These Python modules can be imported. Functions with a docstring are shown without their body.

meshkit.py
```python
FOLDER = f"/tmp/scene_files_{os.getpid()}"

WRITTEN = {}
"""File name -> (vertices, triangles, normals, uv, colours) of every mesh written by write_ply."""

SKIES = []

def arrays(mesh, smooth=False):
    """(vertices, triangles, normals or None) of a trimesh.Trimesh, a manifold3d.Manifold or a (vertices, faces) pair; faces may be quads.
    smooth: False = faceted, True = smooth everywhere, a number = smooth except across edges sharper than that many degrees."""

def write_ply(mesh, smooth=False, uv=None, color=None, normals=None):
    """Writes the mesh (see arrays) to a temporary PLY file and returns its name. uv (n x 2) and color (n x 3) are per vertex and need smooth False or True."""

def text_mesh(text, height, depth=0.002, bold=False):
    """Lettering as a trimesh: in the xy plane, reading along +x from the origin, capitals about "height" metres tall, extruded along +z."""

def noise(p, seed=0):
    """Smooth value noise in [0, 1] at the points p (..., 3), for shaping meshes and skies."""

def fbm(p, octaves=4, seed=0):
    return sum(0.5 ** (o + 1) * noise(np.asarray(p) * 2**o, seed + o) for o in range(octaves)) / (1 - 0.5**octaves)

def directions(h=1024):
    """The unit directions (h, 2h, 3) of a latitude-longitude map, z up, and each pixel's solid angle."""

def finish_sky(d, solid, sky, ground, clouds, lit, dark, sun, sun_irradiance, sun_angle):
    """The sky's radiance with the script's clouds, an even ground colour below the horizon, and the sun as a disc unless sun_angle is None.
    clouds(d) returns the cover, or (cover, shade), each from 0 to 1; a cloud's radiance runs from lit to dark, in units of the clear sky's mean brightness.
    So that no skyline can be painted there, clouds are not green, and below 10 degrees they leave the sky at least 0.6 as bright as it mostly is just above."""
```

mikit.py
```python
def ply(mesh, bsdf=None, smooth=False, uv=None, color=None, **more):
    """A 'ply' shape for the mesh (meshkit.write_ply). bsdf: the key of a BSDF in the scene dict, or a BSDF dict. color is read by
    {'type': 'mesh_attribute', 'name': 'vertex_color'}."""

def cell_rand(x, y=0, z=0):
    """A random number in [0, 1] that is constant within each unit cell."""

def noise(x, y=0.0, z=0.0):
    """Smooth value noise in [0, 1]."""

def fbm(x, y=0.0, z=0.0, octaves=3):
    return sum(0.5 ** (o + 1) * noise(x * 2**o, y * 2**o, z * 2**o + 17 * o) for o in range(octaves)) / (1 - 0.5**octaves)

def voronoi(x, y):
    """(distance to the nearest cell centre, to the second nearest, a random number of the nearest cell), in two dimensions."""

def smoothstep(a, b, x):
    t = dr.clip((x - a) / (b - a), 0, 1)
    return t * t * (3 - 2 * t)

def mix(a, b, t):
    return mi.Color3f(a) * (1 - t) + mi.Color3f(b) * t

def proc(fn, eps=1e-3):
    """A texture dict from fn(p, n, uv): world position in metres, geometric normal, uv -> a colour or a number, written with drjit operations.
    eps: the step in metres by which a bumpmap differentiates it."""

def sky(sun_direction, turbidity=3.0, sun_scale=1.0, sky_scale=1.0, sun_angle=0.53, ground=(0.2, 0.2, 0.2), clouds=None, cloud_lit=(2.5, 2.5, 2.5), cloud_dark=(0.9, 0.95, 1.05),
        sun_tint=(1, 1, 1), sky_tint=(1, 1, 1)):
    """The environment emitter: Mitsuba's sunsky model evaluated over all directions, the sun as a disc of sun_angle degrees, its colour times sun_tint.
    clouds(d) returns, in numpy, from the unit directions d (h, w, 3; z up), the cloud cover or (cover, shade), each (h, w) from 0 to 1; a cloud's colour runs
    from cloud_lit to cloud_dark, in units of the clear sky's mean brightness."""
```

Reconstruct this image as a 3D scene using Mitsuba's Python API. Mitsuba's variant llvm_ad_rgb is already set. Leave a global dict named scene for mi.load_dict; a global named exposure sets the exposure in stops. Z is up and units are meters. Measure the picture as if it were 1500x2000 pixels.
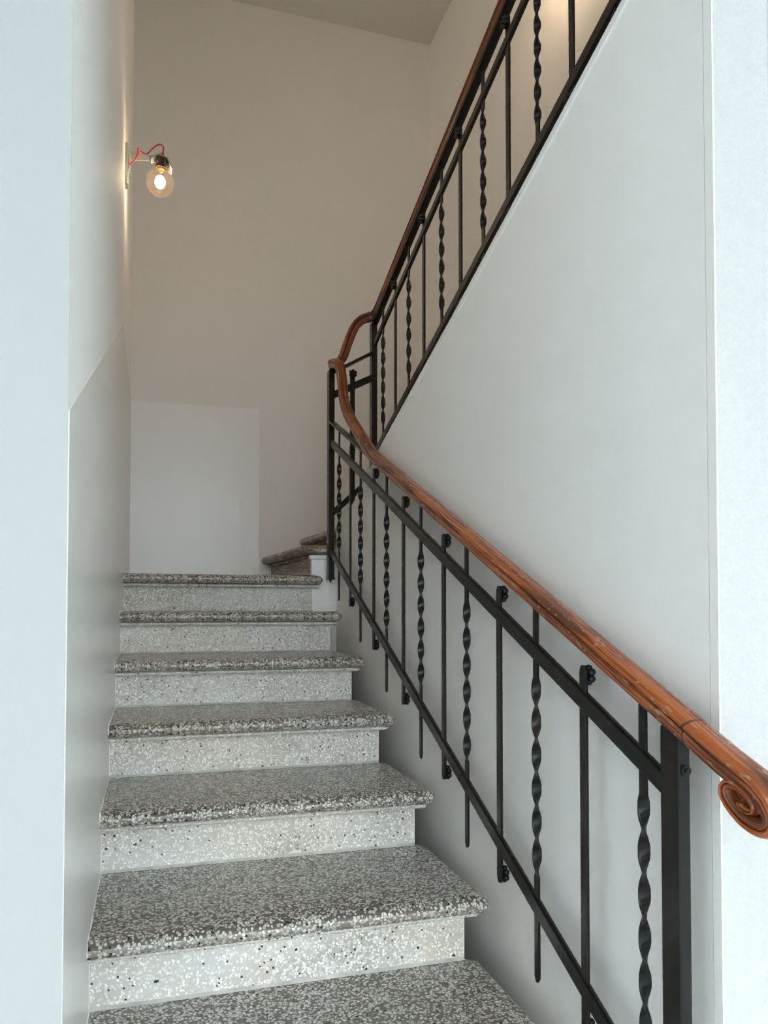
import math, random
import numpy as np, trimesh
import drjit as dr, mitsuba as mi
import mikit
from mikit import proc, noise, fbm, voronoi, cell_rand, smoothstep, mix
from shapely.geometry import Polygon

T = mi.ScalarTransform4f
random.seed(4); np.random.seed(4)
scene, labels = {}, {}

# ------------------------------------------------------------------ camera, sky, exposure
UNIT, EYE = 1.125, 1.107            # survey unit in metres, lens height above the hall floor
FOCAL, YAW, PITCH, PPX, PPY = 1549.12, 0.3020, 0.0294, 779.13, 1150.29
fwd = np.array([math.sin(YAW) * math.cos(PITCH), math.cos(YAW) * math.cos(PITCH), math.sin(PITCH)])
scene['camera'] = {
    'type': 'perspective', 'fov_axis': 'x', 'fov': 2 * math.degrees(math.atan(750 / FOCAL)), 'near_clip': 0.02, 'far_clip': 200.0,
    'principal_point_offset_x': -(PPX - 750) / 1500, 'principal_point_offset_y': -(PPY - 1000) / 2000,
    'to_world': T().look_at(origin=[0, 0, EYE], target=[fwd[0], fwd[1], EYE + fwd[2]], up=[0, 0, 1])}
exposure = 0.0


def overcast(d):
    return np.ones(d.shape[:2]), 0.35 + 0.3 * np.clip(1 - d[..., 2], 0, 1)


SKY = 27.5
scene['sky'] = mikit.sky([0.3, -0.6, 0.7], turbidity=4.0, sun_scale=0.0, sky_scale=SKY, ground=(0.35, 0.36, 0.36), clouds=overcast,
                         cloud_lit=(1.60, 1.75, 1.79), cloud_dark=(1.20, 1.33, 1.40))

# ------------------------------------------------------------------ materials


def principled(color, rough, **k):
    if isinstance(color, (tuple, list)):
        color = {'type': 'rgb', 'value': list(color)}
    return {'type': 'twosided', 'b': {'type': 'principled', 'base_color': color, 'roughness': rough, **k}}


def paint(base, amount, scale):
    b = np.array(base)

    def fn(p, n, uv):
        v = fbm(p.x * scale, p.y * scale, p.z * scale * 0.7, 2)
        return mi.Color3f(*[float(c) for c in b]) * (1 + amount * (v - 0.5))
    return fn


def bumped(inner, fn, height, eps=1e-3):
    return {'type': 'twosided', 'b': {'type': 'bumpmap', 'arbitrary': proc(fn, eps), 'scale': height, 'bsdf': inner}}


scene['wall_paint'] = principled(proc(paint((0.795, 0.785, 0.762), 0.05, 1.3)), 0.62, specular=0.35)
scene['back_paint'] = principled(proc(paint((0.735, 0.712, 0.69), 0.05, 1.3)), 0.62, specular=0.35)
scene['lit_wall_paint'] = principled(proc(paint((0.87, 0.86, 0.83), 0.05, 1.3)), 0.62, specular=0.35)  # right wall copy of the paint, lightened to stand in for daylight
scene['spandrel_paint'] = principled(proc(paint((0.835, 0.828, 0.800), 0.05, 1.3)), 0.62, specular=0.35)  # same paint as the left wall, missing daylight added to its colour
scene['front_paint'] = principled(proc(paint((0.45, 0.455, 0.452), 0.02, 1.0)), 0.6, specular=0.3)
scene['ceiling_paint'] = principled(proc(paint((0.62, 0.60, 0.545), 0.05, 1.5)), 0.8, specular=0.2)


def dado_bump(p, n, uv):
    return 0.5 * noise(p.x * 18, p.y * 18, p.z * 6) + 0.2 * noise(p.x * 70, p.y * 70, p.z * 12)


for name_, col_ in (('dado_paint', (0.655, 0.65, 0.63)), ('lit_dado_paint', (0.775, 0.775, 0.77))):  # one dado paint; landing copy is paler, view-dependent sheen put into colour
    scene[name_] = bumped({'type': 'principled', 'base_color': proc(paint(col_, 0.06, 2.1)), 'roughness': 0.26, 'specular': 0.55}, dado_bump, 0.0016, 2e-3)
scene['white_paint'] = principled(proc(paint((0.90, 0.90, 0.895), 0.04, 6)), 0.45)
scene['hall_paint'] = principled((0.84, 0.855, 0.86), 0.8)


def terrazzo(matrix, light_chip, dark_chip, cover, tread):
    def fn(p, n, uv):
        u = p.x
        v = dr.select(dr.abs(n.z) > 0.5, p.y, p.z)
        wx, wy = noise(u * 90, v * 90, 3) * 0.35, noise(u * 90, v * 90, 9) * 0.35
        d1, d2, w = voronoi(u * (150 if tread else 180) + wx, v * (150 if tread else 180) + wy)
        big1, big2, bw = voronoi(u * 62 + wx, v * 62 + 31.7)
        stain = fbm(u * 5, v * 5, 2.0, 3)
        fine = noise(u * 420, v * 420)
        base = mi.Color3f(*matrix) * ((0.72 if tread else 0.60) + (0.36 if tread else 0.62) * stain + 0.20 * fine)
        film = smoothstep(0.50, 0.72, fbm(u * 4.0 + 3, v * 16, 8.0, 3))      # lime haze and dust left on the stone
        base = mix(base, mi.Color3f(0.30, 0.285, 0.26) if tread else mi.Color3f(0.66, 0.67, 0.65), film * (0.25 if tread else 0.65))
        if tread:                                     # paler matrix where the nosing faces the hall, light painted into the colour
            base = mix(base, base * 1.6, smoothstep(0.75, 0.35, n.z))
        brown = smoothstep(0.55, 0.8, fbm(u * 3.1 + 7, v * 7, 5.0, 3))
        base = mix(base, base * mi.Color3f(1.0, 0.86, 0.68), brown * (0.8 if tread else 0.4))
        size = 0.30 + 0.40 * w
        on = smoothstep(0.06, -0.06, d1 - size) * smoothstep(0.05, 0.16, d2 - d1) * dr.select(cell_rand(w * 9999.0, 5) < cover, 1.0, 0.0)
        lc = mi.Color3f(*light_chip) * (0.70 + 0.55 * cell_rand(w * 7919.0, 8))
        c = mix(base, lc, on)
        dk = smoothstep(0.05, -0.05, d1 - 0.42) * dr.select(cell_rand(w * 5417.0, 2) < (0.065 if tread else 0.02), 1.0, 0.0)
        dk = dr.maximum(dk, smoothstep(0.03, -0.03, big1 - 0.19) * dr.select(bw < (0.04 if tread else 0.022), 1.0, 0.0))
        c = mix(c, mi.Color3f(*dark_chip), dk)
        return c
    return fn


def stone_bump(p, n, uv):
    return noise(p.x * 300, p.y * 300, p.z * 300) + 1.5 * noise(p.x * 45, p.y * 45, p.z * 45)


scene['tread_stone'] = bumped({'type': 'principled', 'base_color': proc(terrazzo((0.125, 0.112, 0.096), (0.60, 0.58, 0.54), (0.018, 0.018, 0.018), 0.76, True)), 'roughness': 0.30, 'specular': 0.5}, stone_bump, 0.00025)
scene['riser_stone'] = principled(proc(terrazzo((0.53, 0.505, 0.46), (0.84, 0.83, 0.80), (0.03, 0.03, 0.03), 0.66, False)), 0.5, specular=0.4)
scene['shaded_brown_stone'] = principled(proc(terrazzo((0.190, 0.155, 0.120), (0.36, 0.32, 0.27), (0.02, 0.02, 0.02), 0.45, False)), 0.5, specular=0.4)  # dirtier terrazzo of the winders, their shade also put into the colour
scene['joint_mortar'] = principled(proc(paint((0.52, 0.51, 0.48), 0.6, 40)), 0.7)


def iron_color(p, n, uv):
    r = smoothstep(0.5, 0.75, fbm(p.x * 30, p.y * 30, p.z * 9, 3))
    return mix(mi.Color3f(0.005, 0.006, 0.006), mi.Color3f(0.014, 0.009, 0.007), r)


def iron_bump(p, n, uv):
    return fbm(p.x * 100, p.y * 100, p.z * 60, 2)


scene['black_iron'] = bumped({'type': 'principled', 'base_color': proc(iron_color), 'roughness': 0.30, 'specular': 0.38}, iron_bump, 0.0009)


JOINT_U = [0.0]


def wood_color(p, n, uv):
    a, b = uv.x, uv.y                                 # metres along the rail and around it
    wob = 0.010 * noise(a * 7, b * 20, 1.5)
    g = noise((b + wob) * 300, a * 5, 2.0)
    g2 = noise((b + wob) * 700, a * 16, 7.0)
    blotch = fbm(a * 5 + 3, b * 34, 4.0, 3)
    c = mix(mi.Color3f(0.330, 0.078, 0.017), mi.Color3f(0.115, 0.022, 0.007), smoothstep(0.30, 0.75, g))
    c = mix(c, mi.Color3f(0.46, 0.140, 0.030), smoothstep(0.60, 0.85, g2) * 0.6)
    c = mix(c, mi.Color3f(0.050, 0.014, 0.007), smoothstep(0.54, 0.72, blotch) * 0.75)
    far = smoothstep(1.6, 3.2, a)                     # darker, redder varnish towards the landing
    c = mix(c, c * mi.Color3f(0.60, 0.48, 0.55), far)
    wear = smoothstep(0.70, 0.80, fbm(a * 55, b * 190, 9.0, 3)) * (1 - 0.7 * far)
    c = mix(c, mi.Color3f(0.42, 0.29, 0.19), wear * 0.5)
    j = dr.abs(a - JOINT_U[0] + 0.012 * (noise(b * 60, 3.0) - 0.5))
    return mix(c, mi.Color3f(0.030, 0.014, 0.010), smoothstep(0.0035, 0.0012, j) * 0.85)


def wood_bump(p, n, uv):
    return noise(uv.y * 420, uv.x * 10, 3.0) + 1.5 * fbm(uv.x * 25, uv.y * 70, 6.0, 2)


scene['handrail_wood'] = bumped({'type': 'principled', 'base_color': proc(wood_color), 'roughness': 0.30, 'specular': 0.5, 'clearcoat': 0.5, 'clearcoat_gloss': 0.85}, wood_bump, 0.0005)
scene['grey_metal'] = principled((0.42, 0.42, 0.40), 0.35, metallic=0.5)
scene['dark_metal'] = principled((0.035, 0.022, 0.016), 0.35, metallic=0.3)
scene['brass'] = principled((0.75, 0.5, 0.18), 0.3, metallic=1.0)
scene['red_cable'] = principled((0.42, 0.035, 0.045), 0.6)
# clear thin glass: a little of the light is scattered and mirrored by it, the rest passes straight on
# the coil of fine wire is mostly air
scene['filament_coil'] = {'type': 'mask', 'opacity': 0.1, 'b': {'type': 'diffuse', 'reflectance': {'type': 'rgb', 'value': [0.5, 0.4, 0.3]}}}
scene['bulb_glass'] = {'type': 'mask', 'opacity': 0.20, 'b': {'type': 'twosided', 'b': {'type': 'principled', 'base_color': {'type': 'rgb', 'value': [0.055, 0.040, 0.026]}, 'roughness': 0.12, 'specular': 0.8}}}

# ------------------------------------------------------------------ helpers: meshes in survey units, z from the lens


def put(key, mesh, bsdf, smooth=False, label=None, cat=None, group=None, kind=None, **more):
    m = mesh.copy()
    m.vertices = m.vertices * UNIT + np.array([0, 0, EYE])
    scene[key] = mikit.ply(m, bsdf, smooth=smooth, **more)
    lab = {k: v for k, v in (('label', label), ('category', cat), ('group', group), ('kind', kind)) if v}
    if lab:
        labels[key] = lab
    return key


def thing(key, label, cat, group=None):
    labels[key] = {'label': label, 'category': cat}
    if group:
        labels[key]['group'] = group
    return key


COUNT = {}


def num(base):
    n = COUNT.get(base, 0)
    COUNT[base] = n + 1
    return base if n == 0 else f'{base}_{n:03d}'


def cat(*ms):
    return trimesh.util.concatenate(list(ms))


def box(x0, x1, y0, y1, z0, z1):
    b = trimesh.creation.box(extents=[x1 - x0, y1 - y0, z1 - z0])
    b.apply_translation([(x0 + x1) / 2, (y0 + y1) / 2, (z0 + z1) / 2])
    return b


def prism_x(poly_yz, x0, x1):
    """a (y, z) outline given thickness along x"""
    m = trimesh.creation.extrude_polygon(Polygon(poly_yz), x1 - x0, engine='earcut')
    v = m.vertices
    m.vertices = np.stack([v[:, 2] + x0, v[:, 0], v[:, 1]], 1)
    return m


def prism_y(poly_xz, y0, y1):
    m = trimesh.creation.extrude_polygon(Polygon(poly_xz), y1 - y0, engine='earcut')
    v = m.vertices
    m.vertices = np.stack([v[:, 0], y1 - v[:, 2], v[:, 1]], 1)
    return m


def prism_z(poly_xy, z0, z1):
    m = trimesh.creation.extrude_polygon(Polygon(poly_xy), z1 - z0, engine='earcut')
    m.apply_translation([0, 0, z0])
    return m


def loft(rings, closed_caps=True):
    """rings: (n, m, 3) -> tube with fan caps"""
    R = np.asarray(rings, float)
    n, m, _ = R.shape
    V = R.reshape(-1, 3)
    F = []
    for i in range(n - 1):
        for j in range(m):
            a, b, c, d = i * m + j, i * m + (j + 1) % m, (i + 1) * m + (j + 1) % m, (i + 1) * m + j
            F += [[a, b, c], [a, c, d]]
    V = list(V)
    if closed_caps:
        for i, flip in ((0, True), (n - 1, False)):
            V.append(R[i].mean(0)); k = len(V) - 1
            for j in range(m):
                t = [i * m + j, i * m + (j + 1) % m, k]
                F.append(t[::-1] if flip else t)
    t = trimesh.Trimesh(np.array(V), np.array(F), process=False)
    if t.volume < 0:
        t.invert()
    return t


def inset(poly, off):
    """convex ccw polygon, each edge i (poly[i] -> poly[i+1]) moved inwards by off[i]"""
    P = np.asarray(poly, float); n = len(P); out = []
    L = []
    for i in range(n):
        a, b = P[i], P[(i + 1) % n]; t = (b - a) / np.linalg.norm(b - a); nn = np.array([-t[1], t[0]])
        L.append((a + nn * off[i], t))
    for i in range(n):
        (a, t), (b, s) = L[i - 1], L[i]
        M = np.array([t, -s]).T
        if abs(np.linalg.det(M)) < 1e-9:
            out.append(b)
        else:
            out.append(a + t * np.linalg.solve(M, b - a)[0])
    return np.array(out)


def round_corner(poly, i, r, n=5):
    P = [np.array(q, float) for q in poly]
    a, c, b = P[i - 1], P[i], P[(i + 1) % len(P)]
    ta, tb = (a - c) / np.linalg.norm(a - c), (b - c) / np.linalg.norm(b - c)
    p0, p1 = c + ta * r, c + tb * r
    arc = [(1 - t) ** 2 * p0 + 2 * t * (1 - t) * c + t * t * p1 for t in np.linspace(0, 1, n)]
    return [tuple(q) for q in P[:i]] + [tuple(q) for q in arc] + [tuple(q) for q in P[i + 1:]]


def nosed_slab(poly, nosed, z_top, t):
    """slab with half-round nosing on the flagged edges"""
    r = t / 2
    rings = []
    for th in np.linspace(-90, 90, 15):
        o = (1 - math.cos(math.radians(th))) * (r * 1.05 if th < 0 else min(.036, r * 2.1))
        q = inset(poly, [o if f else 0.0 for f in nosed])
        rings.append(np.column_stack([q, np.full(len(q), z_top - r + r * math.sin(math.radians(th)))]))
    return loft(rings)


def bevel_box(x0, x1, y0, y1, z0, z1, b=0.0015):
    rings = []
    for z, o in ((z0, b), (z0 + b, 0), (z1 - b, 0), (z1, b)):
        rings.append([[x0 + o, y0 + b, z], [x0 + b, y0 + o, z], [x1 - b, y0 + o, z], [x1 - o, y0 + b, z], [x1 - o, y1 - b, z], [x1 - b, y1 - o, z], [x0 + b, y1 - o, z], [x0 + o, y1 - b, z]])
    return loft(rings)


def bar_between(a, b, width_x, height, b_=0.0012, side=(1, 0, 0), plumb=True):
    """a flat bar from a to b (points on its centre line); its end faces are plumb"""
    a, b = np.array(a, float), np.array(b, float)
    t = (b - a) / np.linalg.norm(b - a); s = np.array(side, float)
    up = np.cross(s, t); up *= np.sign(up[2]) or 1
    h = np.array([0, 0, height / up[2]]) if plumb else up * height
    prof = [(-.5, -.5 + .08), (-.5 + .1, -.5), (.5 - .1, -.5), (.5, -.5 + .08), (.5, .5 - .08), (.5 - .1, .5), (-.5 + .1, .5), (-.5, .5 - .08)]
    return loft([[p + s * width_x * u + h * v for u, v in prof] for p in (a, b)])


def sphere(c, r, sub=2, scale=(1, 1, 1)):
    m = trimesh.creation.icosphere(subdivisions=sub, radius=r)
    m.vertices = m.vertices * np.array(scale) + np.array(c)
    return m


def cyl(a, b, r, sec=20):
    return trimesh.creation.cylinder(radius=r, segment=[a, b], sections=sec)


def tube(path, r, sides=10):
    P = np.asarray(path, float)
    t = np.gradient(P, axis=0); t /= np.linalg.norm(t, axis=1, keepdims=True)
    ref = np.array([0, 1.0, 0.2]); rings = []
    for p, d in zip(P, t):
        u = np.cross(d, ref); u /= np.linalg.norm(u); v = np.cross(d, u)
        rings.append([p + r * (math.cos(k) * u + math.sin(k) * v) for k in np.arange(sides) * 2 * math.pi / sides])
    return loft(rings)


def spline(points, n=12):
    P = np.asarray(points, float)
    P = np.vstack([2 * P[0] - P[1], P, 2 * P[-1] - P[-2]])
    out = []
    for i in range(1, len(P) - 2):
        p0, p1, p2, p3 = P[i - 1:i + 3]
        for t in np.arange(n) / n:
            out.append(.5 * (2 * p1 + (p2 - p0) * t + (2 * p0 - 5 * p1 + 4 * p2 - p3) * t * t + (3 * p1 - p0 - 3 * p2 + p3) * t ** 3))
    out.append(P[-2])
    return np.array(out)


# ------------------------------------------------------------------ survey dimensions
XL, XR, XT = -0.1021, 0.613, 0.6468          # left wall, riser ends, tread ends
XW, XW2, XC = 0.709, 0.800, 1.3726           # spandrel wall faces, far right wall
YL, YRF, YB = 1.065, 0.868, 3.8575           # ends of left wall and spandrel wall, back wall
ZC = 2.985                                   # stairwell ceiling
FL = -EYE / UNIT                             # hall floor
HALL_Z, HALL_Y = 2.0, -2.4
D_, H_, S_, TH = 0.32, 0.1417, 0.062, 0.034
Y_ = lambda n: 1.4611 + D_ * (6 - n)
Z_ = lambda n: -0.564 + H_ * (6 - n)
Z1 = Z_(1)

# ------------------------------------------------------------------ the setting
E_ = 0.12
put('wall_left', box(XL - E_, XL, YL, YB + E_, FL, ZC), 'wall_paint', kind='structure', label='pale grey painted wall on the left of the staircase')
ys = lambda y: 0.2479 + (y - 1.0526) * 0.4141
ZD = 0.982
put('wall_left__dado', prism_x([(YL + .0005, FL), (YB, FL), (YB, ZD), (2.825, ZD), (YL + .0005, ys(YL))], XL - .01, XL + .0018), 'dado_paint', label='glossy grey painted dado rising with the stairs')
put('wall_back', box(XL - E_, XC + E_, YB, YB + E_, FL, ZC), 'back_paint', kind='structure', label='grey back wall of the stairwell above the landing')
put('wall_back__dado', prism_y([(XL + .002, Z1 - .1), (0.492, Z1 - .1), (0.492, ZD + .004), (XL + .002, ZD)], YB - .0018, YB + .01), 'lit_dado_paint', label='glossy grey painted dado along the landing')
put('wall_right', box(XC, XC + E_, YRF, YB + E_, FL, ZC), 'lit_wall_paint', kind='structure', label='pale wall behind the upper flight')
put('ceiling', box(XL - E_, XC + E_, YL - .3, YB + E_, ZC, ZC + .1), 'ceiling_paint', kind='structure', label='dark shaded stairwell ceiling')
# spandrel wall: carries the upper flight, its top edge runs down towards the landing
wt = [(YRF, 1.034), (1.0657, 0.9691), (1.5789, 0.8041), (1.816, 0.7301), (2.4838, 0.5400), (2.8429, 0.4034), (3.0335, 0.3538), (3.1225, 0.325)]
lift = 0.014
put('wall_spandrel', prism_x([(YRF + .018, FL), (3.1225, FL)] + [(y, z + (lift if y < 2.2 else .003)) for y, z in wt[::-1][:-1]] + [(YRF + .018, wt[0][1] + lift - .006)], XW, XW2), 'spandrel_paint', kind='structure',
    label='pale grey wall under the sloping upper flight')
put('wall_spandrel__top_bead', cat(*[bar_between((XW - .0005, a[0], a[1] - .006), (XW - .0005, b[0], b[1] - .006), .006, .0036) for a, b in zip(wt[:-3], wt[1:-2])]), 'white_paint', label='thin white bead along the sloping top edge')
put('trim_1', box(XW - .0005, XW2, YRF, YRF + .0165, FL, ZC), 'spandrel_paint', kind='structure', label='narrow vertical corner strip at the end of the spandrel wall')
put('wall_front_left', cat(box(-4.5, XL - E_, YL, YL + .12, FL, ZC), box(-4.5, XL, YL - .002, YL, FL, ZC)), 'front_paint', kind='structure', label='bright white wall face left of the stair opening')
put('wall_front_right', box(XW + .002, 3.6, YRF, YRF + .10, FL, HALL_Z), 'front_paint', kind='structure', label='bright white wall face right of the stair opening')
put('wall_header', cat(box(-4.5, XW2, YRF, YRF + .12, HALL_Z, ZC), box(XW2, XC + .2, YRF, YRF + .12, HALL_Z, HALL_Z + .1), box(XW2, XC + .2, YRF, YRF + .12, 2.20, ZC)), 'front_paint', kind='structure', label='wall over the stair opening')  # slit above the upper flight is added, unseen, to let daylight in
put('wall_pier', cat(bevel_box(XR - .006, XW + .02, 3.1225, 3.148, Z_(3) - .2, 0.218, .003), bevel_box(XR - .014, XW + .02, 3.1145, 3.148, 0.211, 0.2285, .003)), 'white_paint', kind='structure', smooth=30,
    label='small white pier with a moulded cap at the turn of the stairs')
floor = cat(box(-4.5, 3.6, HALL_Y, YL, FL - .1, FL), box(XL - E_, XC + E_, YL - .2, YB, FL - .1, FL), box(XL, XT, Y_(8), Y_(7) + S_ + .1, FL, Z_(8)))  # last box is the first step, out of view, merged into the floor
put('floor', floor, 'hall_paint', kind='structure', label='hall floor and first step at the foot of the stairs')
put('ceiling_hall', box(-4.5, 3.6, HALL_Y, YRF, HALL_Z, HALL_Z + .1), 'hall_paint', kind='structure', label='hall ceiling')
put('wall_hall_left', box(-4.6, -4.5, HALL_Y, YL, FL, HALL_Z), 'hall_paint', kind='structure', label='hall side wall on the left')
put('wall_hall_right', box(3.6, 3.7, HALL_Y, YRF + .1, FL, HALL_Z), 'hall_paint', kind='structure', label='hall side wall on the right')
# glazed street front behind the photographer: sill and piers around three tall window openings
front = [box(-4.6, 3.7, HALL_Y - .15, HALL_Y, FL - .1, FL + .04), box(-4.6, 3.7, HALL_Y - .15, HALL_Y, HALL_Z - .3, HALL_Z)]
front += [box(x - .04, x + .04, HALL_Y - .15, HALL_Y, FL, HALL_Z - .3) for x in (-2.5, .0)] + [box(-4.6, -2.4, HALL_Y - .15, HALL_Y, FL, HALL_Z - .3), box(2.3, 3.7, HALL_Y - .15, HALL_Y, FL, HALL_Z - .3)]
put('wall_hall_back', cat(*front), 'hall_paint', kind='structure', label='hall wall with tall windows')

# ------------------------------------------------------------------ steps
ORD = ['topmost straight terrazzo step, whose tread is the landing', 'terrazzo step just below the landing, its tread seen almost edge-on', 'terrazzo step two below the landing, meeting the foot of the white pier',
       'middle terrazzo step of the straight flight, three below the landing', 'third terrazzo step up from the bottom of the photo', 'second terrazzo step up from the bottom of the photo, with the largest full tread',
       'lowest terrazzo step in view, its tread cut off by the photo\'s bottom edge']


def wavy_strip(pts, w, seed):
    """a thin uneven bead of paint along a polyline of (y, z) on the left wall"""
    rng = np.random.default_rng(seed)
    out = []
    for a, b in zip(pts[:-1], pts[1:]):
        a, b = np.array(a, float), np.array(b, float)
        n = max(2, int(np.linalg.norm(b - a) / .02))
        q = [a + (b - a) * t for t in np.linspace(0, 1, n)]
        rr = w * (0.5 + 0.9 * rng.random(n))
        out.append(tube([[XL + .002, *p] for p in q], 1.0, 6) if False else loft([[[XL + .001 + r * math.cos(k), p[0] + (r * math.sin(k) if abs(b[1] - a[1]) > abs(b[0] - a[0]) else 0), p[1] + (r * math.sin(k) if abs(b[1] - a[1]) <= abs(b[0] - a[0]) else 0)] for k in np.arange(6) * math.pi / 3] for p, r in zip(q, rr)]))
    return cat(*out)


for n in range(7, 0, -1):
    key = num('stair_step')
    thing(key, ORD[n - 1], 'stair step', None)
    yb = Y_(n - 1) + S_ - .001 if n > 1 else YB - .002
    poly = [(XL + .002, Y_(n)), (XT, Y_(n)), (XT, yb), (XL + .002, yb)]
    flags = [1, 1, 0, 0]
    if n == 1:
        poly = [(XL + .002, Y_(1)), (XT - .004, Y_(1)), (XT - .004, 3.112), (XR - .016, 3.112), (XR - .016, 3.36), (0.80, 3.40), (.80, YB - .002), (XL + .002, YB - .002)]
        q = round_corner(poly[:3] + [(XL + .002, 3.112)], 1, .014)
        slab = cat(nosed_slab(q, [1] * (len(q) - 2) + [0, 0], Z1, TH), prism_z([(XL + .002, 3.111), (XR - .016, 3.111), (XR - .016, 3.36), (.8, 3.40), (.8, YB - .002), (XL + .002, YB - .002)], Z1 - TH, Z1))
    else:
        q = round_corner(poly, 1, .014)
        slab = nosed_slab(q, [1] * (len(q) - 2) + [0, 0], Z_(n), TH)
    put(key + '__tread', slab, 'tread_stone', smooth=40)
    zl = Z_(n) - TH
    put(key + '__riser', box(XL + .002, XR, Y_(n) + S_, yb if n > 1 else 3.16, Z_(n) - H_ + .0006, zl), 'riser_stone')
    ml = .015
    mp = [(XL + .002, Y_(n) + .030), (XR + .022, Y_(n) + .030), (XR + .022, Y_(n) + S_ + .02), (XL + .002, Y_(n) + S_ + .02)]
    put(key + '__moulding', nosed_slab(round_corner(mp, 1, .008), [1] * 6 + [0, 0], zl + .0005, ml), 'riser_stone', smooth=40)
    yr, zr = Y_(n) + S_, Z_(n) - H_
    jm = prism_x([(yr - .006, zr + .0005), (yr + .002, zr + .0005), (yr + .002, zr + .006), (yr - .001, zr + .005), (yr - .0045, zr + .002)], XL + .003, XR)
    put(key + '__mortar_joint', jm, 'joint_mortar', label='pale line of mortar along the foot of the riser')
    eb = [(yr - .004, zr + .005), (yr - .003, zl - ml), (Y_(n) + .03, zl - .002), (Y_(n) - .001, zl + .012), (Y_(n) + .006, Z_(n) + .0)]
    if n > 1:
        eb.append((yb - .006, Z_(n) + .001))
    put(key + '__paint_edge', wavy_strip(eb, .0026, n), 'white_paint', label='uneven white paint line where step meets wall')
    put(key + '__paint_edge_001', box(XR - .0005, XR + .0012, yr, yr + .006, zr + .001, zl - ml), 'white_paint', label='thin white paint line down the riser end')

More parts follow.
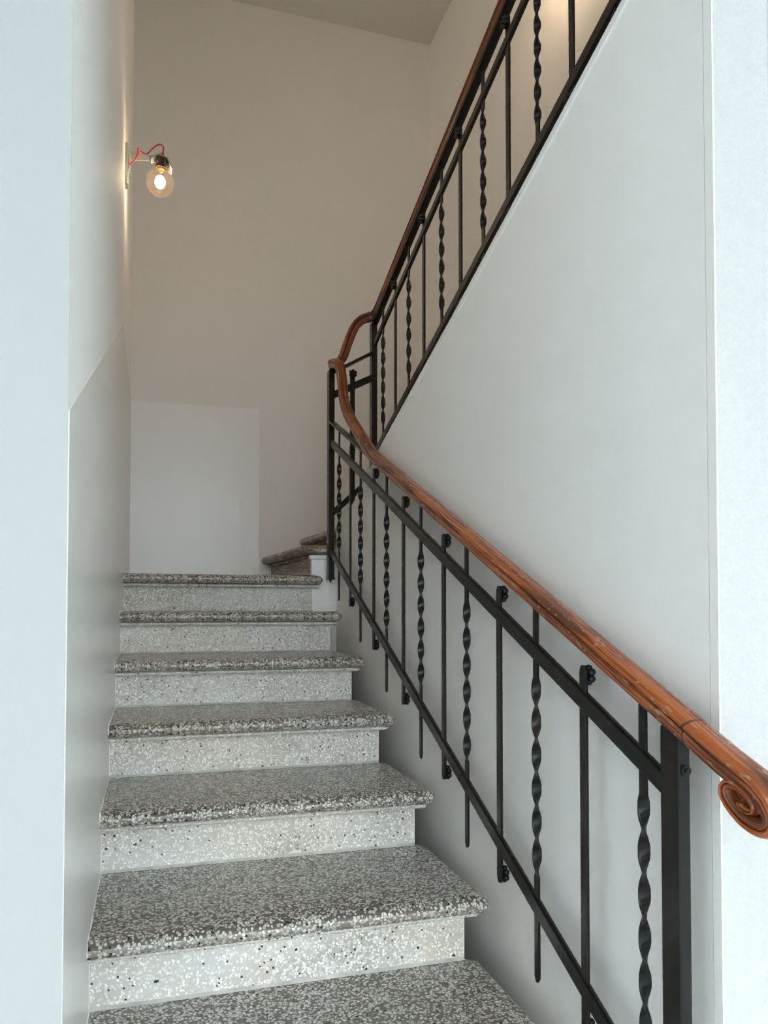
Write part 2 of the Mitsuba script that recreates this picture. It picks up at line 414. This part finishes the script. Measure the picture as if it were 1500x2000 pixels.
# winders that turn the stair to the right behind the pier
Zw = [0.270, 0.365, 0.455]
W_POLY = [
    [(0.505, YB - .002), (0.534, 3.48), (0.562, 3.118), (0.706, 3.118), (0.745, 3.30), (0.80, YB - .002)],
    [(0.690, YB - .002), (0.724, 3.386), (0.745, 3.165), (0.80, 3.165), (0.85, 3.40), (1.05, YB - .002)],
    [(0.960, YB - .002), (0.800, 3.30), (0.800, 3.18), (0.86, 3.18), (1.36, 3.5), (1.36, YB - .002)]]
W_LAB = ['lower winding terrazzo step turning right behind the white pier', 'second winding terrazzo step rising against the back wall behind the black post', 'third winding terrazzo step partly hidden behind the top of the lower railing']
for i, (pp, zt) in enumerate(zip(W_POLY, Zw)):
    key = num('winder_step')
    thing(key, W_LAB[i], 'stair step')
    n = len(pp)
    fl = [1] * (n - 1) + [0]
    if i == 1:
        fl = [1, 1, 1, 0, 0, 0]
    elif i == 0:
        fl = [1, 1, 1, 0, 0, 0]
    else:
        fl = [1, 1, 1, 0, 0, 0]
    slab = nosed_slab(pp, fl, zt, TH + .006)
    put(key + '__tread', slab, 'shaded_brown_stone', smooth=40)
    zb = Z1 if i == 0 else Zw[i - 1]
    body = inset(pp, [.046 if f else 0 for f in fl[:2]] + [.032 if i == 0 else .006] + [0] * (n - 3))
    put(key + '__riser', prism_z(body, zb, zt - TH - .006), 'shaded_brown_stone')
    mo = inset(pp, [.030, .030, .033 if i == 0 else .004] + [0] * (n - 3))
    put(key + '__moulding', nosed_slab(mo, fl, zt - TH - .0055, .012), 'shaded_brown_stone', smooth=40)
# the hidden core of the upper flight behind the spandrel wall
core = [(YRF + .12, FL), (3.16, FL), (3.16, .36)]
y, z = 3.0, .40
while y > 1.0:
    core += [(y, z), (max(y - .32, YRF + .12), z)]; y -= .32; z += .1015
put('wall_upper_flight', prism_x(core, XW2 + .001, XC), 'riser_stone', kind='structure', label='solid stepped body of the upper flight')

# ------------------------------------------------------------------ railing
RAIL = thing('stair_railing', 'black iron stair railing of twisted and plain bars under a brown wooden handrail', 'railing')
XA, XB, YP = 0.670, 0.850, 3.055             # plane of the lower flight, of the upper flight, of the short turn between them
mid = lambda y: 0.4259 * y - 0.6148
bot = lambda y: 0.4440 * y - 1.0982
hc = lambda y: 0.4200 * y - 0.5200
umid = lambda y: -0.2951 * y + 1.9966
ubot = lambda y: -0.3177 * y + 1.6208
uhc = lambda y: -0.2970 * y + 2.092


def rpart(name):
    return num(RAIL + '__' + name)


# wooden handrail: one sweep from the scroll up the lower flight, over the turn, up the upper flight
PROF = np.array([(-.013, -.0265), (.013, -.0265), (.0185, -.0235), (.0215, -.016), (.0235, -.006), (.0245, .0005), (.0195, .0026), (.0195, .0050), (.0262, .0075), (.0268, .013), (.0235, .0205), (.0165, .0255), (.007, .0278),
                 (-.007, .0278), (-.0165, .0255), (-.0235, .0205), (-.0268, .013), (-.0262, .0075), (-.0195, .0050), (-.0195, .0026), (-.0245, .0005), (-.0235, -.006), (-.0215, -.016), (-.0185, -.0235)]) * np.array([0.70, 0.66])
td = np.array([0, -.922, -.387]); nd = np.array([0, .387, -.922])
ctr = np.array([XA, .768, hc(.768) - .0232])
path, vs = [], []
for th in np.linspace(2 * math.pi * 1.55, 0, 90):
    g = th / (2 * math.pi * 1.55)
    r = .0212 * (1 - g) ** 0.75 + .002
    path.append(ctr + td * math.sin(th) * r * 2.15 - nd * math.cos(th) * r)
    vs.append((0.20 + 0.42 * (1 - g)) if th > math.pi else 0.20 + .42 * (1 - math.pi / (2 * math.pi * 1.55)) + (1 - 0.20 - .42 * (1 - math.pi / (2 * math.pi * 1.55))) * (1 - th / math.pi))
y0 = path[-1][1]
for y in np.linspace(y0 + .05, 2.25, 30):
    path.append(np.array([XA, y, hc(y)])); vs.append(1.0)
goose = spline([(XA, 2.30, hc(2.30)), (XA, 2.45, .512), (XA, 2.6151, .6143), (XA, 2.7637, .7116), (XA, 2.838, .7861), (XA, 2.866, .8598), (XA, 2.9053, .9278), (XA, 2.975, .962), (XA, 3.03, .9745), (.684, YP, .977),
                (.715, YP + .002, 1.010), (.740, YP + .002, 1.0786), (.765, YP + .002, 1.139), (.795, YP + .002, 1.174), (.828, YP, 1.189), (XB - .004, YP - .012, 1.194), (XB, YP - .05, uhc(YP - .05))], 8)
for q in goose:
    path.append(q); vs.append(1.0)
for y in np.linspace(2.94, 0.98, 20):
    path.append(np.array([XB, y, uhc(y)])); vs.append(1.0)
path = np.array(path); vs = np.array(vs)
tan = np.gradient(path, axis=0); tan /= np.linalg.norm(tan, axis=1, keepdims=True)
rings = []
for i, (p, t) in enumerate(zip(path, tan)):
    if p[1] < 2.9 and abs(p[0] - XA) < 1e-6:
        side = np.array([1.0, 0, 0])
    else:
        side = np.array([t[1], -t[0], 0]); side /= np.linalg.norm(side) + 1e-9
    up = np.cross(side, t); up /= np.linalg.norm(up)
    w = 1.0 if i > 60 else 0.97
    rings.append([p + side * u * w + up * v * vs[i] for u, v in PROF])
along = np.concatenate([[0], np.cumsum(np.linalg.norm(np.diff(path, axis=0), axis=1))]) * UNIT
JOINT_U[0] = float(np.interp(.868, path[85:115, 1], along[85:115]))
pr = np.vstack([PROF, PROF[:1]])
around = np.concatenate([[0], np.cumsum(np.linalg.norm(np.diff(pr, axis=0), axis=1))]) * UNIT
R_ = np.array([np.vstack([r, r[:1]]) for r in rings])
nr, mr = R_.shape[:2]
quad = np.array([[i * mr + j, i * mr + j + 1, (i + 1) * mr + j + 1, (i + 1) * mr + j] for i in range(nr - 1) for j in range(mr - 1)])
caps = [[i * mr, i * mr + j, i * mr + j + 1] for i in (0, nr - 1) for j in range(1, mr - 2)]
rail_mesh = trimesh.Trimesh(R_.reshape(-1, 3), np.vstack([quad[:, [0, 1, 2]], quad[:, [0, 2, 3]], caps]), process=False)
rail_uv = np.stack([np.repeat(along, mr), np.tile(around, nr)], 1)
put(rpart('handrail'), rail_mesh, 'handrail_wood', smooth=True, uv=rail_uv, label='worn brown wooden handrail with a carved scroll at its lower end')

for a, b in (((XA, .905, hc(.905) - .008), (XA, 3.045, hc(3.045) - .008)), ((XB, 1.0, uhc(1.0) - .020), (XB, 3.05, uhc(3.05) - .020))):
    put(rpart('handrail_bar'), bar_between(a, b, .024, .010), 'black_iron')
for f, x, a, b, hh in ((mid, XA, .905, 3.045, .027), (bot, XA, .905, 3.045, .027), (umid, XB, 1.0, 3.05, .024), (ubot, XB, 1.0, 3.05, .027)):
    o = hh / 2 * 1.08
    nm = 'middle_rail' if f in (mid, umid) else 'bottom_rail'
    m = bar_between((x, a, f(a) - o), (x, b, f(b) - o), .0115, hh)
    ridge = bar_between((x, a, f(a) + .0012), (x, b, f(b) + .0012), .005, .004)
    put(rpart(nm), cat(m, ridge), 'black_iron', smooth=25)
# posts
for x, y0, y1, z0, z1 in ((XA, .889, .930, FL, hc(.91) - .015), (XA, 3.036, 3.076, .134, .957), (XB, 3.056, 3.096, .590, 1.175)):
    pk = rpart('post')
    hw = .009 if y0 < 2 else .0112
    m = bevel_box(x - hw, x + hw, y0, y1, z0, z1, .002)
    if y0 > 2:
        yc = (y0 + y1) / 2
        m = cat(m, bevel_box(x - .012, x + .014, y0 - .006, y1 + .006, z0 - .006, z0 + .001, .001), trimesh.creation.cone(radius=.007, height=-.016, sections=10, transform=trimesh.transformations.translation_matrix([x, yc, z0 - .004])))
    put(pk, m, 'black_iron', smooth=25)
    if y0 < 2:
        put(pk + '__bolt', cat(cyl((x, y0 + .001, z1 - .055), (x, y0 - .004, z1 - .055), .0072, 16), cyl((x, y0, z1 - .055), (x, y0 - .0065, z1 - .055), .0035, 6)), 'black_iron')
# the three bars of the short turn
for a, b, hh, w in (((.679, .950), (.841, 1.045), .011, .03), ((.679, .860), (.841, .944), .026, .0115), ((.679, .392), (.841, .540), .022, .0115)):
    put(rpart('turn_bar'), bar_between((a[0], YP, a[1]), (b[0], YP, b[1]), w, hh, side=(0, 1, 0)), 'black_iron')

BW, BT = 0.0172, 0.0050                       # flat bars


def twisted_bar(x, y, z_top, z_tw1, z_tw0, z_bot, hand=1):
    pitch = 0.058
    half = max(1, round((z_tw1 - z_tw0) / pitch))
    zs, an, sc = [], [], []
    for z, s in ((z_bot, .25), (z_bot + .009, 1), (z_tw0, 1)):
        zs.append(z); an.append(0); sc.append(s)
    for k in range(1, half * 12):
        zs.append(z_tw0 + (z_tw1 - z_tw0) * k / (half * 12)); an.append(hand * math.pi * half * k / (half * 12)); sc.append(1)
    for z in (z_tw1, z_top):
        zs.append(z); an.append(hand * math.pi * half); sc.append(1)
    prof = np.array([(-.5, -.35), (-.5, .35), (-.42, .5), (.42, .5), (.5, .35), (.5, -.35), (.42, -.5), (-.42, -.5)]) * np.array([BW, BT])
    rr = []
    for z, a, s in zip(zs, an, sc):
        c, sn = math.cos(a), math.sin(a)
        rr.append([[x + v * c + u * sn, y + u * c * s - v * sn, z] for u, v in prof])
    return loft(rr)


def plain_bar(x, y, z_top, z_bot, along='y'):
    b, t = 0.0200 / 2, 0.0056 / 2
    rr = []
    for z, s in ((z_bot, .45), (z_bot + .006, .85), (z_bot + .011, 1), (z_top - .011, 1), (z_top - .006, .85), (z_top, .45)):
        e = .0012
        ring = [(-b * s, -t + e), (-b * s + e, -t), (b * s - e, -t), (b * s, -t + e), (b * s, t - e), (b * s - e, t), (-b * s + e, t), (-b * s, t - e)]
        rr.append([[x + v, y + u, z] if along == 'y' else [x + u, y + v, z] for u, v in ring])
    return loft(rr)


def rosette(c, normal, r=.0165):
    """six round petals about a boss"""
    n = np.array(normal, float)
    a = np.cross(n, [0, 0, 1.0]); a /= np.linalg.norm(a); b = np.cross(n, a)
    ms = [cyl(np.array(c) - n * .004, np.array(c) + n * .003, r * .62, 14), sphere(np.array(c) + n * .0045, .0048, 2)]
    for k in range(6):
        th = math.radians(60 * k + 90)
        ms.append(sphere(np.array(c) + (a * math.cos(th) + b * math.sin(th)) * r * .66 + n * .001, .0062, 2))
    return cat(*ms)


for y in [2.908, 2.586, 2.275, 1.958, 1.643, 1.310, .981]:
    put(rpart('twisted_baluster'), twisted_bar(XA, y, hc(y) - .008, mid(y) - .062, bot(y) + .038, bot(y) - .150), 'black_iron', smooth=35)
for y in [2.731, 2.418, 2.108, 1.788, 1.470, 1.143]:
    k = rpart('plain_baluster')
    put(k, plain_bar(XA, y, mid(y) + .042, bot(y) - .094), 'black_iron', smooth=35)
    for zz in (mid(y) + .026, bot(y) - .078):
        put(num(k + '__rosette'), rosette((XA + .0085, y, zz), (1, 0, 0)), 'black_iron', smooth=35)
for y in [2.934, 2.612, 2.282, 1.958, 1.639, 1.32]:
    put(rpart('twisted_baluster'), twisted_bar(XB, y, uhc(y) - .036, umid(y) - .050, ubot(y) + .042, ubot(y) - .115, -1), 'black_iron', smooth=35)
for y in [2.771, 2.451, 2.124, 1.799, 1.481, 1.16]:
    k = rpart('plain_baluster')
    put(k, plain_bar(XB, y, umid(y) + .050, ubot(y) - .070), 'black_iron', smooth=35)
    for zz in (umid(y) + .030, ubot(y) - .056):
        put(num(k + '__rosette'), rosette((XB - .0085, y, zz), (-1, 0, 0)), 'black_iron', smooth=35)
k = rpart('plain_baluster')
put(k, plain_bar(.757, YP - .002, .952, .425, 'x'), 'black_iron', smooth=35)
for zz in (.950, .437):
    put(num(k + '__rosette'), rosette((.757, YP - .011, zz), (0, -1, 0), .0175), 'black_iron', smooth=35)

# ------------------------------------------------------------------ bare bulb lamps


def lamp(key, label, x0, y0, z0, s, power):
    """wall plate at x0, bracket reaching out in direction s along x, a globe bulb hanging from it"""
    thing(key, label, 'wall lamp', None)
    X = lambda d: x0 + s * d
    bx = lambda a, b, *r: bevel_box(min(X(a), X(b)), max(X(a), X(b)), *r, .0012)
    put(key + '__wall_plate', cat(bx(0, .010, y0 - .022, y0 + .022, z0 + .030, z0 + .175), bx(.009, .016, y0 - .016, y0 + .016, z0 + .085, z0 + .150)), 'grey_metal', smooth=30)
    zb = z0 + .138
    # bracket: flat arm with a folded plate at its end
    arm = [(0.012, zb - .002), (.012, zb + .030), (.088, zb + .026), (.126, zb + .046), (.140, zb + .012), (.158, zb - .030), (.150, zb - .030), (.130, zb - .004), (.082, zb + .006)]
    m = prism_y([(X(a), b) for a, b in (arm if s > 0 else arm[::-1])], y0 + .018, y0 + .022)
    hood = loft([[[X(a), yy, b] for yy, a, b in ((y0 - .020, a0, b0), (y0 + .020, a0, b0), (y0 + .020, a0 + t0, b0 + .003), (y0 - .020, a0 + t0, b0 + .003))] for a0, b0, t0 in ((.086, zb - .004, .001), (.112, zb + .012, .003), (.138, zb + .006, .003), (.158, zb - .030, .003))])
    put(key + '__bracket', cat(m, hood), 'grey_metal')
    ax = np.array([X(.117), y0, z0 + .065]); top = np.array([X(.124), y0 - .004, z0 + .150])
    d = (top - ax) / np.linalg.norm(top - ax)
    put(key + '__lamp_holder', cat(cyl(ax + d * .050, ax + d * .080, .0195, 24), cyl(ax + d * .046, ax + d * .056, .0215, 24)), 'dark_metal', smooth=30)
    put(key + '__bulb_cap', cyl(ax + d * .040, ax + d * .050, .0125, 20), 'brass', smooth=30)
    prof = [(0.0001, -.050), (.012, -.0485), (.024, -.0435), (.035, -.034), (.043, -.021), (.0468, -.006), (.0468, .006), (.0435, .019), (.036, .030), (.026, .038), (.017, .043), (.0125, .047)]
    g = trimesh.creation.revolve(np.array(prof), sections=40)
    R = trimesh.geometry.align_vectors([0, 0, 1], d)
    g.apply_transform(R); g.apply_translation(ax - d * .002)
    put(key + '__bulb', g, 'bulb_glass', smooth=True)
    f = trimesh.creation.icosphere(subdivisions=2, radius=1.0)
    f.vertices = f.vertices * np.array([.0185, .0185, .0240]); f.apply_transform(R); f.apply_translation(ax - d * .002)
    put(key + '__bulb__filament', f, 'filament_coil', smooth=True, emitter={'type': 'area', 'radiance': {'type': 'rgb', 'value': [1.0 * power, 0.72 * power, 0.45 * power]}}, label='glowing warm filament')
    cab = spline([(X(.012), y0 - .014, z0 + .100), (X(.030), y0 - .026, z0 + .112), (X(.042), y0 - .028, z0 + .135), (X(.043), y0 - .022, z0 + .160), (X(.050), y0 + .026, z0 + .178), (X(.070), y0 + .028, z0 + .172), (X(.092), y0 + .008, z0 + .186), (X(.112), y0 - .002, z0 + .197), (X(.126), y0, z0 + .194), (X(.127), y0, z0 + .176), (X(.124), y0, z0 + .150)], 8)
    put(key + '__cable', tube(cab, .0026), 'red_cable', smooth=True, label='red textile cable')


BULB = 165.0
lamp('wall_lamp', 'bare globe bulb lamp with red cable on a grey bracket, mounted on the left wall', XL, 2.90, 1.464, 1, BULB)
lamp('wall_lamp_001', 'bare globe bulb lamp on the right wall above the upper flight, beyond the top edge', XC, 2.30, 2.26, -1, 2.8 * BULB)
